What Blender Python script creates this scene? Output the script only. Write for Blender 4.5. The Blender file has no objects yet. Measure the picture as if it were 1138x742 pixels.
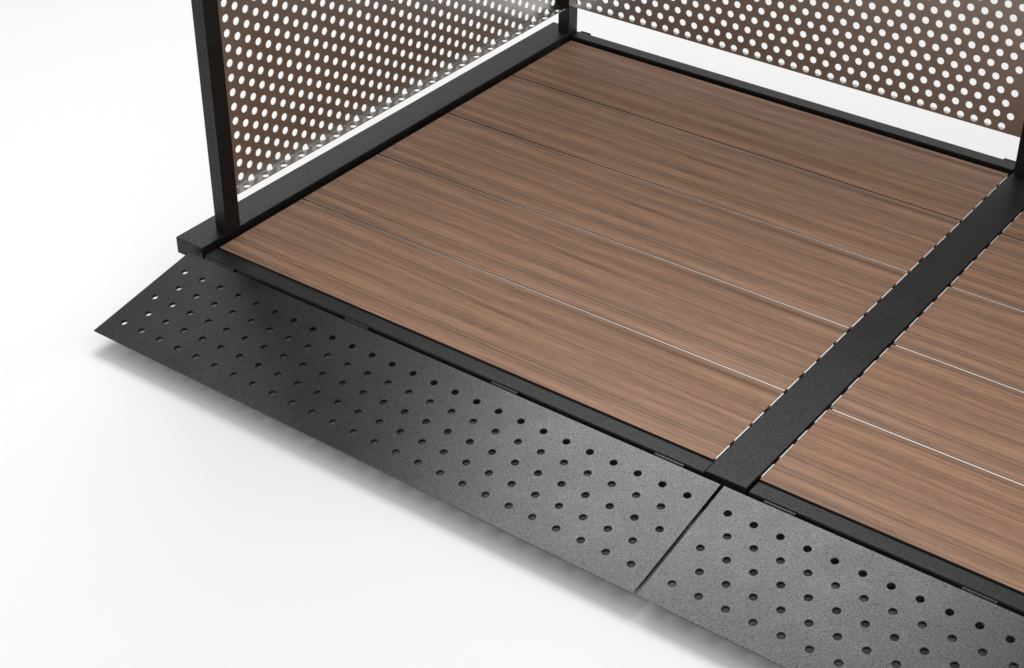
import bpy, bmesh, math
from mathutils import Vector, Matrix

# ------------------------------------------------------------------ camera
S = bpy.context.scene
COL = S.collection
S.render.resolution_x, S.render.resolution_y = 1024, 668
cd = bpy.data.cameras.new('camera')
cam = bpy.data.objects.new('camera', cd)
COL.objects.link(cam)
cd.sensor_width = 36.0
cd.lens = 60.41
cd.clip_start = 0.05
cd.clip_end = 200.0
rt, dn, fw = Vector((0.8043, 0.59422, 0.00145)), Vector((0.33429, -0.45046, -0.82785)), Vector((-0.49127, 0.66633, -0.56095))
m = Matrix.Identity(4)
for i in range(3):
    m[i][0] = rt[i]; m[i][1] = -dn[i]; m[i][2] = -fw[i]
m.translation = Vector((1.30388, -1.18796, 1.05017))
cam.matrix_world = m
S.camera = cam

# ------------------------------------------------------------------ light: white studio, one big soft lamp behind left
w = bpy.data.worlds.new('World')
S.world = w
w.use_nodes = True
bg = w.node_tree.nodes['Background']
bg.inputs['Color'].default_value = (1.0, 1.0, 1.0, 1)
bg.inputs['Strength'].default_value = 0.80

def area(name, pos, target, size, power):
    ld = bpy.data.lights.new(name, 'AREA')
    ld.shape = 'RECTANGLE'
    ld.size, ld.size_y = size
    ld.energy = power
    ld.spread = math.radians(108)
    o = bpy.data.objects.new(name, ld)
    COL.objects.link(o)
    o.location = pos
    z = (Vector(pos) - Vector(target)).normalized()
    x = (Vector((1, 0, 0)) - z * z.x).normalized()      # long side of the softbox runs along the platform
    o.rotation_euler = Matrix((x, z.cross(x), z)).transposed().to_euler()
    return o
area('softbox', (-0.50, 1.28, 2.45), (0.75, -0.80, 0), (1.75, 1.15), 20.5)

S.view_settings.view_transform = 'Standard'
S.view_settings.look = 'None'
S.view_settings.exposure = 0.0
S.view_settings.gamma = 1.0

# ------------------------------------------------------------------ materials
def newmat(name):
    mt = bpy.data.materials.new(name)
    mt.use_nodes = True
    nt = mt.node_tree
    return mt, nt, nt.nodes['Principled BSDF']

def N(nt, kind, **kw):
    n = nt.nodes.new(kind)
    for k, v in kw.items():
        if hasattr(n, k): setattr(n, k, v)
        else: n.inputs[k].default_value = v
    return n

def powder(name, base, rough, bump, scale=1500.0, metallic=0.0, spread=0.25, dist=0.0001, spec=0.5, grain=0.0, tint=(1, 1, 1)):
    mt, nt, b = newmat(name)
    tc = N(nt, 'ShaderNodeTexCoord')
    n1 = N(nt, 'ShaderNodeTexNoise', Scale=scale, Detail=2.0)
    n2 = N(nt, 'ShaderNodeTexNoise', Scale=22.0, Detail=4.0)
    nt.links.new(tc.outputs['Object'], n1.inputs['Vector'])
    nt.links.new(tc.outputs['Object'], n2.inputs['Vector'])
    add = N(nt, 'ShaderNodeMath', operation='MULTIPLY')
    nt.links.new(n1.outputs['Fac'], add.inputs[0]); nt.links.new(n2.outputs['Fac'], add.inputs[1])
    r = N(nt, 'ShaderNodeValToRGB')
    r.color_ramp.elements[0].position = 0.12; r.color_ramp.elements[1].position = 0.42
    lo, hi = base * (1 - spread), base * (1 + spread)
    r.color_ramp.elements[0].color = (lo * tint[0], lo * tint[1], lo * tint[2], 1); r.color_ramp.elements[1].color = (hi * tint[0], hi * tint[1], hi * tint[2], 1)
    nt.links.new(add.outputs[0], r.inputs['Fac'])
    nt.links.new(r.outputs['Color'], b.inputs['Base Color'])
    mr = N(nt, 'ShaderNodeMapRange')
    mr.inputs['To Min'].default_value = rough - 0.07; mr.inputs['To Max'].default_value = rough + 0.07
    nt.links.new(n2.outputs['Fac'], mr.inputs['Value'])
    nt.links.new(mr.outputs['Result'], b.inputs['Roughness'])
    b.inputs['Metallic'].default_value = metallic
    b.inputs['Specular IOR Level'].default_value = spec
    if grain:
        n3 = N(nt, 'ShaderNodeTexNoise', Scale=760.0, Detail=1.0)
        nt.links.new(tc.outputs['Object'], n3.inputs['Vector'])
        ms = N(nt, 'ShaderNodeMapRange')
        ms.inputs['From Min'].default_value = 0.25; ms.inputs['From Max'].default_value = 0.75
        ms.inputs['To Min'].default_value = spec * (1 - grain); ms.inputs['To Max'].default_value = spec * (1 + grain)
        nt.links.new(n3.outputs['Fac'], ms.inputs['Value'])
        nt.links.new(ms.outputs['Result'], b.inputs['Specular IOR Level'])
    bp = N(nt, 'ShaderNodeBump', Strength=bump, Distance=dist)
    nt.links.new(n1.outputs['Fac'], bp.inputs['Height'])
    nt.links.new(bp.outputs['Normal'], b.inputs['Normal'])
    return mt

M_frame = powder('black_powder_coat', 0.006, 0.44, 0.6, 800, spread=0.7, dist=0.00015, spec=0.31, grain=0.5)
M_ramp = powder('black_textured_coat', 0.005, 0.29, 0.7, 800, spread=0.8, dist=0.0001, spec=0.41, grain=0.5)
M_panel = powder('brushed_sheet_metal', 0.48, 0.30, 0.03, 1500, metallic=1.0, spread=0.04, tint=(1, 0.95, 0.90))
M_under = powder('black_steel_and_gap_shade', 0.012, 0.6, 0.2)
M_tray = powder('bare_steel', 0.35, 0.35, 0.2, metallic=1.0)

def wood():
    mt, nt, b = newmat('walnut_composite')
    tc = N(nt, 'ShaderNodeTexCoord')
    oi = N(nt, 'ShaderNodeObjectInfo')
    L = nt.links.new
    sh = N(nt, 'ShaderNodeVectorMath', operation='MULTIPLY_ADD')
    comb = N(nt, 'ShaderNodeCombineXYZ')
    L(oi.outputs['Random'], comb.inputs['X'])
    L(comb.outputs[0], sh.inputs[0]); sh.inputs[1].default_value = (0.05, 0, 0)
    L(tc.outputs['Object'], sh.inputs[2])
    # slight waviness of the grain
    warp = N(nt, 'ShaderNodeTexNoise', Scale=1.0, Detail=2.0)
    mw = N(nt, 'ShaderNodeMapping'); mw.inputs['Scale'].default_value = (5, 14, 14)
    L(sh.outputs[0], mw.inputs['Vector']); L(mw.outputs[0], warp.inputs['Vector'])
    wsub = N(nt, 'ShaderNodeVectorMath', operation='SUBTRACT'); wsub.inputs[1].default_value = (.5, .5, .5)
    L(warp.outputs['Color'], wsub.inputs[0])
    wadd = N(nt, 'ShaderNodeVectorMath', operation='MULTIPLY_ADD'); wadd.inputs[1].default_value = (0, .004, 0)
    L(wsub.outputs[0], wadd.inputs[0]); L(sh.outputs[0], wadd.inputs[2])
    def streak(sx, sy, detail, rough=0.6, seed=0):
        mp = N(nt, 'ShaderNodeMapping'); mp.inputs['Scale'].default_value = (sx, sy, 0); mp.inputs['Location'].default_value = (seed, seed * 1.7, 0)
        L(wadd.outputs[0], mp.inputs['Vector'])
        n = N(nt, 'ShaderNodeTexNoise', Scale=1.0, Detail=detail, Roughness=rough)
        L(mp.outputs[0], n.inputs['Vector'])
        return n
    broad = streak(3.0, 62, 3, .6, 3)
    mid = streak(6, 250, 4, .65, 11)
    fine = streak(38, 760, 3, .65, 5)
    pore = streak(110, 800, 2, .5, 31)
    line = streak(0.25, 38, 0, .4, 21)
    def madd(a, f, c=None, off=0.0):
        q = N(nt, 'ShaderNodeMath', operation='MULTIPLY_ADD')
        L(a, q.inputs[0]); q.inputs[1].default_value = f
        if c is not None: L(c, q.inputs[2])
        else: q.inputs[2].default_value = off
        return q.outputs[0]
    s = madd(broad.outputs['Fac'], 0.47)
    s = madd(mid.outputs['Fac'], 0.34, s)
    s = madd(fine.outputs['Fac'], 0.30, s)
    r = N(nt, 'ShaderNodeValToRGB')
    e = r.color_ramp.elements
    e[0].position = 0.42; e[0].color = (0.175, 0.102, 0.067, 1)
    e[1].position = 0.68; e[1].color = (0.375, 0.214, 0.133, 1)
    k = e.new(0.55); k.color = (0.262, 0.150, 0.095, 1)
    L(s, r.inputs['Fac'])
    # thin dark growth lines
    a = N(nt, 'ShaderNodeMath', operation='SUBTRACT'); L(line.outputs['Fac'], a.inputs[0]); a.inputs[1].default_value = 0.45
    a2 = N(nt, 'ShaderNodeMath', operation='ABSOLUTE'); L(a.outputs[0], a2.inputs[0])
    mr = N(nt, 'ShaderNodeMapRange'); L(a2.outputs[0], mr.inputs['Value'])
    mr.inputs['From Min'].default_value = 0.0; mr.inputs['From Max'].default_value = 0.016
    mr.inputs['To Min'].default_value = 1.0; mr.inputs['To Max'].default_value = 0.0
    mk = N(nt, 'ShaderNodeMath', operation='MULTIPLY'); L(mr.outputs[0], mk.inputs[0]); mk.inputs[1].default_value = 0.50
    mx = N(nt, 'ShaderNodeMixRGB'); L(mk.outputs[0], mx.inputs['Fac']); L(r.outputs['Color'], mx.inputs['Color1'])
    mx.inputs['Color2'].default_value = (0.045, 0.026, 0.018, 1)
    pm = N(nt, 'ShaderNodeMapRange'); L(pore.outputs['Fac'], pm.inputs['Value'])
    pm.inputs['From Min'].default_value = 0.60; pm.inputs['From Max'].default_value = 0.72
    bm_ = N(nt, 'ShaderNodeMapRange'); L(broad.outputs['Fac'], bm_.inputs['Value'])
    bm_.inputs['From Min'].default_value = 0.56; bm_.inputs['From Max'].default_value = 0.44; bm_.inputs['To Max'].default_value = 0.40
    pk = N(nt, 'ShaderNodeMath', operation='MULTIPLY'); L(pm.outputs[0], pk.inputs[0]); L(bm_.outputs[0], pk.inputs[1])
    mx2 = N(nt, 'ShaderNodeMixRGB'); L(pk.outputs[0], mx2.inputs['Fac']); L(mx.outputs[0], mx2.inputs['Color1'])
    mx2.inputs['Color2'].default_value = (0.06, 0.036, 0.026, 1)
    L(mx2.outputs[0], b.inputs['Base Color'])
    b.inputs['Roughness'].default_value = 0.5
    b.inputs['Specular IOR Level'].default_value = 0.16
    bp = N(nt, 'ShaderNodeBump', Strength=0.25, Distance=0.0006)
    L(s, bp.inputs['Height']); L(bp.outputs['Normal'], b.inputs['Normal'])
    return mt
M_wood = wood()

def plain(name, c, rough=0.5, scale=40, spread=0.02, spec=0.5, grain=0.0, tint=(1, 1, 1)):
    mt, nt, b = newmat(name)
    tc = N(nt, 'ShaderNodeTexCoord'); n = N(nt, 'ShaderNodeTexNoise', Scale=scale, Detail=3.0)
    nt.links.new(tc.outputs['Object'], n.inputs['Vector'])
    r = N(nt, 'ShaderNodeValToRGB')
    r.color_ramp.elements[0].color = (c * (1 - spread),) * 3 + (1,); r.color_ramp.elements[1].color = (c * (1 + spread),) * 3 + (1,)
    nt.links.new(n.outputs['Fac'], r.inputs['Fac']); nt.links.new(r.outputs['Color'], b.inputs['Base Color'])
    b.inputs['Roughness'].default_value = rough
    b.inputs['Specular IOR Level'].default_value = spec
    return mt
M_floor = plain('white_studio_floor', 0.84, 0.8, 3, 0.006, 0.1)
M_gap_light = plain('gap_light_white', 0.85, 0.35)  # white standing in for light seen through the deck gaps

# ------------------------------------------------------------------ mesh helpers
def link(name, bm, mat, parent=None, bevel=0.0, seg=2, smooth=True):
    bmesh.ops.recalc_face_normals(bm, faces=bm.faces)
    me = bpy.data.meshes.new(name)
    bm.to_mesh(me); bm.free()
    me.materials.append(mat)
    if smooth:
        for f in me.polygons: f.use_smooth = True
        me.set_sharp_from_angle(angle=math.radians(35))
    o = bpy.data.objects.new(name, me)
    COL.objects.link(o)
    if parent: o.parent = parent
    if bevel:
        md = o.modifiers.new('edge', 'BEVEL'); md.width = bevel; md.segments = seg
        md.limit_method = 'ANGLE'; md.harden_normals = True
    return o

def boxes(*bs):
    bm = bmesh.new()
    for x0, x1, y0, y1, z0, z1 in bs:
        mtx = Matrix.Translation(((x0 + x1) / 2, (y0 + y1) / 2, (z0 + z1) / 2)) @ Matrix.Diagonal((x1 - x0, y1 - y0, z1 - z0, 1))
        bmesh.ops.create_cube(bm, size=1, matrix=mtx)
    return bm

def cyl(bm, p0, p1, r0, r1=None, seg=24):
    p0, p1 = Vector(p0), Vector(p1)
    d = p1 - p0
    mtx = Matrix.Translation((p0 + p1) / 2) @ d.to_track_quat('Z', 'Y').to_matrix().to_4x4()
    bmesh.ops.create_cone(bm, cap_ends=True, segments=seg, radius1=r0, radius2=r0 if r1 is None else r1, depth=d.length, matrix=mtx)

def perforated(lines, p, da, hole_rad, aspan, bspan, fmap, thick, K=8, Mn=6, nl=lambda a, b: 1, chamfer=0.0, astep=None, rfun=None):
    """sheet with round holes in staggered lines; lines = [(a, [b...])]; fmap(a,b) -> (point, normal)"""
    verts, idx, faces, circ = [], {}, [], []
    def V(a, b):
        k = (round(a * 1e5), round(b * 1e5))
        if k not in idx:
            idx[k] = len(verts); verts.append((a, b))
        return idx[k]
    sb, sa = p / K, da / Mn
    def grid(alist, blist):
        for i in range(len(alist) - 1):
            for j in range(len(blist) - 1):
                faces.append([V(alist[i], blist[j]), V(alist[i + 1], blist[j]), V(alist[i + 1], blist[j + 1]), V(alist[i], blist[j + 1])])
    def steps(x0, x1, st, ref):
        # x0..x1 sampled at ref + k*st, ends included
        out = [x0]
        k = math.floor((x0 - ref) / st + 1e-6) + 1
        while ref + k * st < x1 - 1e-6:
            out.append(ref + k * st); k += 1
        out.append(x1)
        return out
    rims = []
    for a, bl in lines:
        av = [a - da / 2 + i * sa for i in range(Mn + 1)]
        for b in bl:
            blo = max(b - p / 2, bspan[0])
            sd = steps(blo, b + p / 2, sb, b - p / 2)
            pts = [(a - da / 2 + i * sa, blo) for i in range(Mn)] + [(a + da / 2, t) for t in sd[:-1]] \
                + [(a + da / 2 - i * sa, b + p / 2) for i in range(Mn)] + [(a - da / 2, t) for t in sd[:0:-1]]
            n = len(pts)
            rad = rfun(b) if rfun else hole_rad
            outer = [V(*q) for q in pts]
            ang = [math.atan2(q[1] - b, q[0] - a) for q in pts]
            L = nl(a, b)
            for l in range(1, L + 1):
                t = l / L
                ring = []
                for q, an in zip(pts, ang):
                    c = (a + rad * math.cos(an), b + rad * math.sin(an))
                    ring.append(V(q[0] * (1 - t) + c[0] * t, q[1] * (1 - t) + c[1] * t))
                for i in range(n):
                    faces.append([outer[i], outer[(i + 1) % n], ring[(i + 1) % n], ring[i]])
                outer = ring
            rims.append((outer, (a, b)))
        lo, hi = max(bl[0] - p / 2, bspan[0]), bl[-1] + p / 2
        if lo > bspan[0] + 1e-6: grid(av, steps(bspan[0], lo, sb, lo))
        if hi < bspan[1] - 1e-6: grid(av, steps(hi, bspan[1], sb, hi))
    # margins before the first and after the last line
    a0, a1 = lines[0][0] - da / 2, lines[-1][0] + da / 2
    st = astep or sa
    bF = steps(bspan[0], bspan[1], sb, lines[0][1][0] - p / 2)
    if a0 > aspan[0] + 1e-6: grid(steps(aspan[0], a0, st, a0), bF)
    bL = steps(bspan[0], bspan[1], sb, lines[-1][1][0] - p / 2)
    if a1 < aspan[1] - 1e-6: grid(steps(a1, aspan[1], st, a1), bL)
    bm = bmesh.new()
    mp = [fmap(a, b) for a, b in verts]
    top = [bm.verts.new(q[0]) for q in mp]
    th = thick if callable(thick) else (lambda a, b: thick)
    bot = [bm.verts.new(q[0] - q[1] * th(*v)) for q, v in zip(mp, verts)]
    edge = {}
    for f in faces:
        for i in range(4):
            e = (f[i], f[(i + 1) % 4])
            edge[tuple(sorted(e))] = edge.get(tuple(sorted(e)), 0) + 1
        bm.faces.new([top[i] for i in f]); bm.faces.new([bot[i] for i in reversed(f)])
    rimset = set()
    for ring, c in rims:
        n = len(ring)
        for i in range(n): rimset.add(tuple(sorted((ring[i], ring[(i + 1) % n]))))
        if chamfer:
            mid = []
            for i in ring:
                a, b = verts[i]
                f = 1 - chamfer / hole_rad
                q = fmap(c[0] + (a - c[0]) * f, c[1] + (b - c[1]) * f)
                mid.append(bm.verts.new(q[0] - q[1] * chamfer))
            low = [bot[i] for i in ring]
            for i in range(n):
                j = (i + 1) % n
                bm.faces.new((top[ring[i]], mid[i], mid[j], top[ring[j]]))
                bm.faces.new((mid[i], low[i], low[j], mid[j]))
        else:
            for i in range(n):
                j = (i + 1) % n
                bm.faces.new((top[ring[i]], bot[ring[i]], bot[ring[j]], top[ring[j]]))
    for f in faces:
        for i in range(4):
            e = (f[i], f[(i + 1) % 4])
            if edge[tuple(sorted(e))] == 1 and tuple(sorted(e)) not in rimset:
                bm.faces.new((top[e[1]], top[e[0]], bot[e[0]], bot[e[1]]))
    return bm

# ------------------------------------------------------------------ setting
FZ = -0.053
bm = bmesh.new()
bmesh.ops.create_grid(bm, x_segments=1, y_segments=1, size=60)
fl = link('floor', bm, M_floor, smooth=False)
fl.location.z = FZ
fl['kind'] = 'structure'

# ------------------------------------------------------------------ platform
U = 0.145
LEN = 0.6741
X2 = 0.726
TOP = 0.78
plat = bpy.data.objects.new('platform', None)
COL.objects.link(plat)
plat.location = (0, 0, 0)
plat['label'] = 'walnut-brown boarded platform with black metal frame, posts and perforated screen panels'
plat['category'] = 'platform'

BEV = 0.0009
link('side_rail', boxes((-0.0492, -0.0060, -0.0214, 0.7490, -0.0140, 0.0075)), M_frame, plat, BEV)
link('middle_rail', boxes((0.6779, 0.7237, -0.0212, 0.7490, -0.0300, 0.0020)), M_frame, plat, BEV)
for x0, x1 in ((-0.0055, 0.6769), (0.7247, 1.4000)):
    link('rear_rail', boxes((x0, x1, 0.7295, 0.7490, -0.0150, 0.0045)), M_frame, plat, 0.0013, 3)
    link('threshold_rail', boxes((x0, x1, -0.0206, 0.0004, -0.0260, -0.0016), (x0, x1, 0.0002, 0.0130, -0.0270, -0.0212)), M_frame, plat, 0.0024, 5)
# right-hand end rail of the second bay (outside the frame)
link('side_rail', boxes((1.4060, 1.4490, -0.0214, 0.7490, -0.0140, 0.0075)), M_frame, plat, BEV)

def post(x0, x1, y0, y1, z0):
    return link('post', boxes((x0, x1, y0, y1, z0, TOP)), M_frame, plat, 0.0008)
post(-0.0245, -0.0062, 0.0203, 0.0432, 0.0076)
post(-0.0250, -0.0062, 0.7264, 0.7488, 0.0076)
post(0.6790, 0.6985, 0.7264, 0.7486, 0.0021)

# small rear brackets beside the posts
for x in (-0.0020, 0.655):
    link('bracket', boxes((x, x + 0.018, 0.7490, 0.7535, -0.012, 0.0050)), M_frame, plat, 0.002, 3)
# feet under the rails
for x, y in ((-0.025, 0.05), (-0.025, 0.70), (0.70, 0.05), (0.70, 0.70), (1.425, 0.05), (1.425, 0.70)):
    bm = bmesh.new()
    cyl(bm, (x, y, FZ + 0.006), (x, y, -0.0139), 0.006)
    cyl(bm, (x, y, FZ + 0.0005), (x, y, FZ + 0.008), 0.016, 0.012)
    link('foot', bm, M_under, plat)

# decks
G = 0.0020
def board_mesh():
    x0, x1, y0, y1, z0, z1 = 0.0, LEN, G / 2, U - G / 2, -0.020, 0.0
    r, n = 0.0007, 3
    prof = [(y0, z0), (y1, z0)]
    for i in range(n + 1):
        t = i / n * math.pi / 2
        prof.append((y1 - r + r * math.cos(t), z1 - r + r * math.sin(t)))
    for i in range(n + 1):
        t = math.pi / 2 + i / n * math.pi / 2
        prof.append((y0 + r + r * math.cos(t), z1 - r + r * math.sin(t)))
    bm = bmesh.new()
    A = [bm.verts.new((x0, y, z)) for y, z in prof]; B = [bm.verts.new((x1, y, z)) for y, z in prof]
    k = len(prof)
    for i in range(k):
        j = (i + 1) % k
        bm.faces.new((A[i], A[j], B[j], B[i]))
    bm.faces.new(A); bm.faces.new(list(reversed(B)))
    return bm

board0 = None
DEP = (0.0008, 0.0008, 0.0009, 0.0015)
for X0, side in ((0.0, 1), (X2, 0)):
    deck = link('deck', boxes((X0 + 0.004, X0 + LEN - 0.004, 0.014, 0.722, -0.0290, -0.0205)), M_under, plat)
    for i in range(5):
        if board0 is None:
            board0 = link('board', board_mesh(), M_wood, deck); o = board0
            o.data.materials.append(M_under)                # long edges blackened as painted shade inside the gaps
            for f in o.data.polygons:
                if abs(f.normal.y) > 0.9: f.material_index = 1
        else:
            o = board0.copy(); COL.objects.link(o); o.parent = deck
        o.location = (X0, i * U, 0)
    for i in range(4):
        y = (i + 1) * U
        bm = boxes((X0 + 0.003, X0 + LEN - 0.0006, y - G / 2 - 0.0002, y + G / 2 + 0.0002, -0.006, -DEP[i]))
        for v in bm.verts:
            if v.co.z > -0.004 and v.co.x < 0.3: v.co.z -= 0.0008  # left end sunk so the strip looks more shaded there
        link('gap_light_strip', bm, M_gap_light, deck)  # added white strip in place of light showing through the board gap
    # white dashes added in place of light showing through the end gap
    ds = []
    for i in range(20):
        y = 0.004 + i * U / 4
        l = (0.026, 0.029, 0.022, 0.027, 0.024)[i % 5]
        if side: ds.append((LEN + 0.0002, LEN + 0.0015, y, y + l, -0.006, -0.0004))
        else: ds.append((X0 - 0.0012, X0 - 0.0002, y + 0.002, y + l, -0.006, -0.0004))
    link('end_gap_light_strip', boxes(*ds), M_gap_light, deck)

# perforated panels
P, DA, HR = 0.01838, 0.01606, 0.0047
# side panel: columns along y, sheet plane x = XP, folded inwards at the foot
XP, ZB, BR, FLAT = -0.0228, 0.0485, 0.0008, 0.0122
def side_map(a, b):
    s = ZB - b                              # distance below the bend line
    if s <= 0: return Vector((XP, a, b)), Vector((1, 0, 0))
    arc = BR * math.pi / 2
    if s <= arc:
        t = s / BR
        return Vector((XP + BR * (1 - math.cos(t)), a, ZB - BR * math.sin(t))), Vector((math.cos(t), 0, math.sin(t)))
    return Vector((XP + BR + (s - arc), a, ZB - BR)), Vector((0, 0, 1))
bmin = ZB - BR * math.pi / 2 - FLAT
lines = []
for i in range(41):
    a = 0.0676 + DA * i
    z0 = 0.0579 + (P / 2 if i % 2 else 0)
    bl = [z0 + P * k for k in range(-2, 40)]
    bl = [b for b in bl if b - 0.0042 > bmin - 1e-6 and b + P / 2 < TOP - 0.004]
    lines.append((a, bl))
pan = perforated(lines, P, DA, HR, (0.0436, 0.7260), (bmin, TOP - 0.003), side_map, 0.0010, nl=lambda a, b: 5 if b < 0.060 else 1, K=16, rfun=lambda b: 0.0041 if b < 0.045 else HR)
link('perforated_panel', pan, M_panel, plat)
# rear panel: rows along x, plane y = YP, folded backwards at the foot
YP, ZR = 0.7257, 0.0527
def rear_map(a, b):
    s = ZR - a
    if s <= 0: return Vector((b, YP, a)), Vector((0, -1, 0))
    arc = BR * math.pi / 2
    if s <= arc:
        t = s / BR
        return Vector((b, YP + BR * (1 - math.cos(t)), ZR - BR * math.sin(t))), Vector((0, -math.cos(t), -math.sin(t)))
    return Vector((b, YP + BR + (s - arc), ZR - BR)), Vector((0, 0, -1))
lines = []
for i in range(44):
    a = 0.0603 + 0.01585 * i
    x0 = 0.0100 - (P / 2 if i % 2 else 0)
    bl = [x0 + P * k for k in range(0, 40)]
    bl = [b for b in bl if b - P / 2 > -0.0062 and b + P / 2 < 0.6800]
    lines.append((a, bl))
pan = perforated(lines, P, 0.01585, HR, (ZR - 0.012, TOP - 0.003), (-0.0058, 0.6800), rear_map, 0.0010, astep=0.0008)
rear = link('perforated_panel', pan, M_panel, plat)
o = rear.copy(); COL.objects.link(o); o.parent = plat; o.location = (0.7085, 0, 0)
post(1.4050, 1.4245, 0.7264, 0.7486, 0.0076)

# ------------------------------------------------------------------ ramps
HY, HZ, TY, TZ = -0.0266, -0.0020, -0.1794, -0.0301
RL = math.hypot(HY - TY, HZ - TZ)
dv = Vector((0, (TY - HY) / RL, (TZ - HZ) / RL))
nv = Vector((0, -dv.z, dv.y)); nv = nv if nv.z > 0 else -nv
def ramp(x0, x1, first, count, label, kx):
    root = bpy.data.objects.new('ramp', None); COL.objects.link(root)
    root.location = (x0, HY, HZ)
    root['label'] = label; root['category'] = 'ramp'; root['group'] = 'hinged ramp plates along the front edge'
    def fm(a, b):                    # a = distance down the slope, b = x
        return Vector((b - x0, 0, 0)) + dv * a, nv
    lines = []
    for i in range(5):
        n = count if i % 2 == 0 else count - 1
        b0 = first + (0.01419 if i % 2 else 0)
        lines.append((0.0282 + 0.02482 * i, [b0 - 0 + 0.02838 * k for k in range(n)]))
    bm = perforated(lines, 0.02838, 0.02482, 0.0042, (0, RL), (x0, x1), fm, lambda a, b: 0.0040 - 0.0033 * max(0.0, min(1.0, (a - RL + 0.012) / 0.011)), K=10, Mn=9, chamfer=0.0006)
    link('plate', bm, M_ramp, root)
    for k in kx:
        bm = bmesh.new()
        cyl(bm, (k - x0, 0.0030, -0.0013), (k + 0.0335 - x0, 0.0030, -0.0013), 0.0024, seg=24)
        h = link('hinge_knuckle', bm, M_ramp, root)
    return root
ramp(-0.0237, 0.6984, -0.0029, 25, 'long black ramp plate with rows of holes, left of the narrow seam, whole in view', [0.0140 + 0.2026 * i for i in range(4)])
ramp(0.7024, 1.4244, 0.7233, 25, 'black ramp plate with rows of holes, right of the narrow seam, cut off', [0.7450 + 0.2026 * i for i in range(4)])
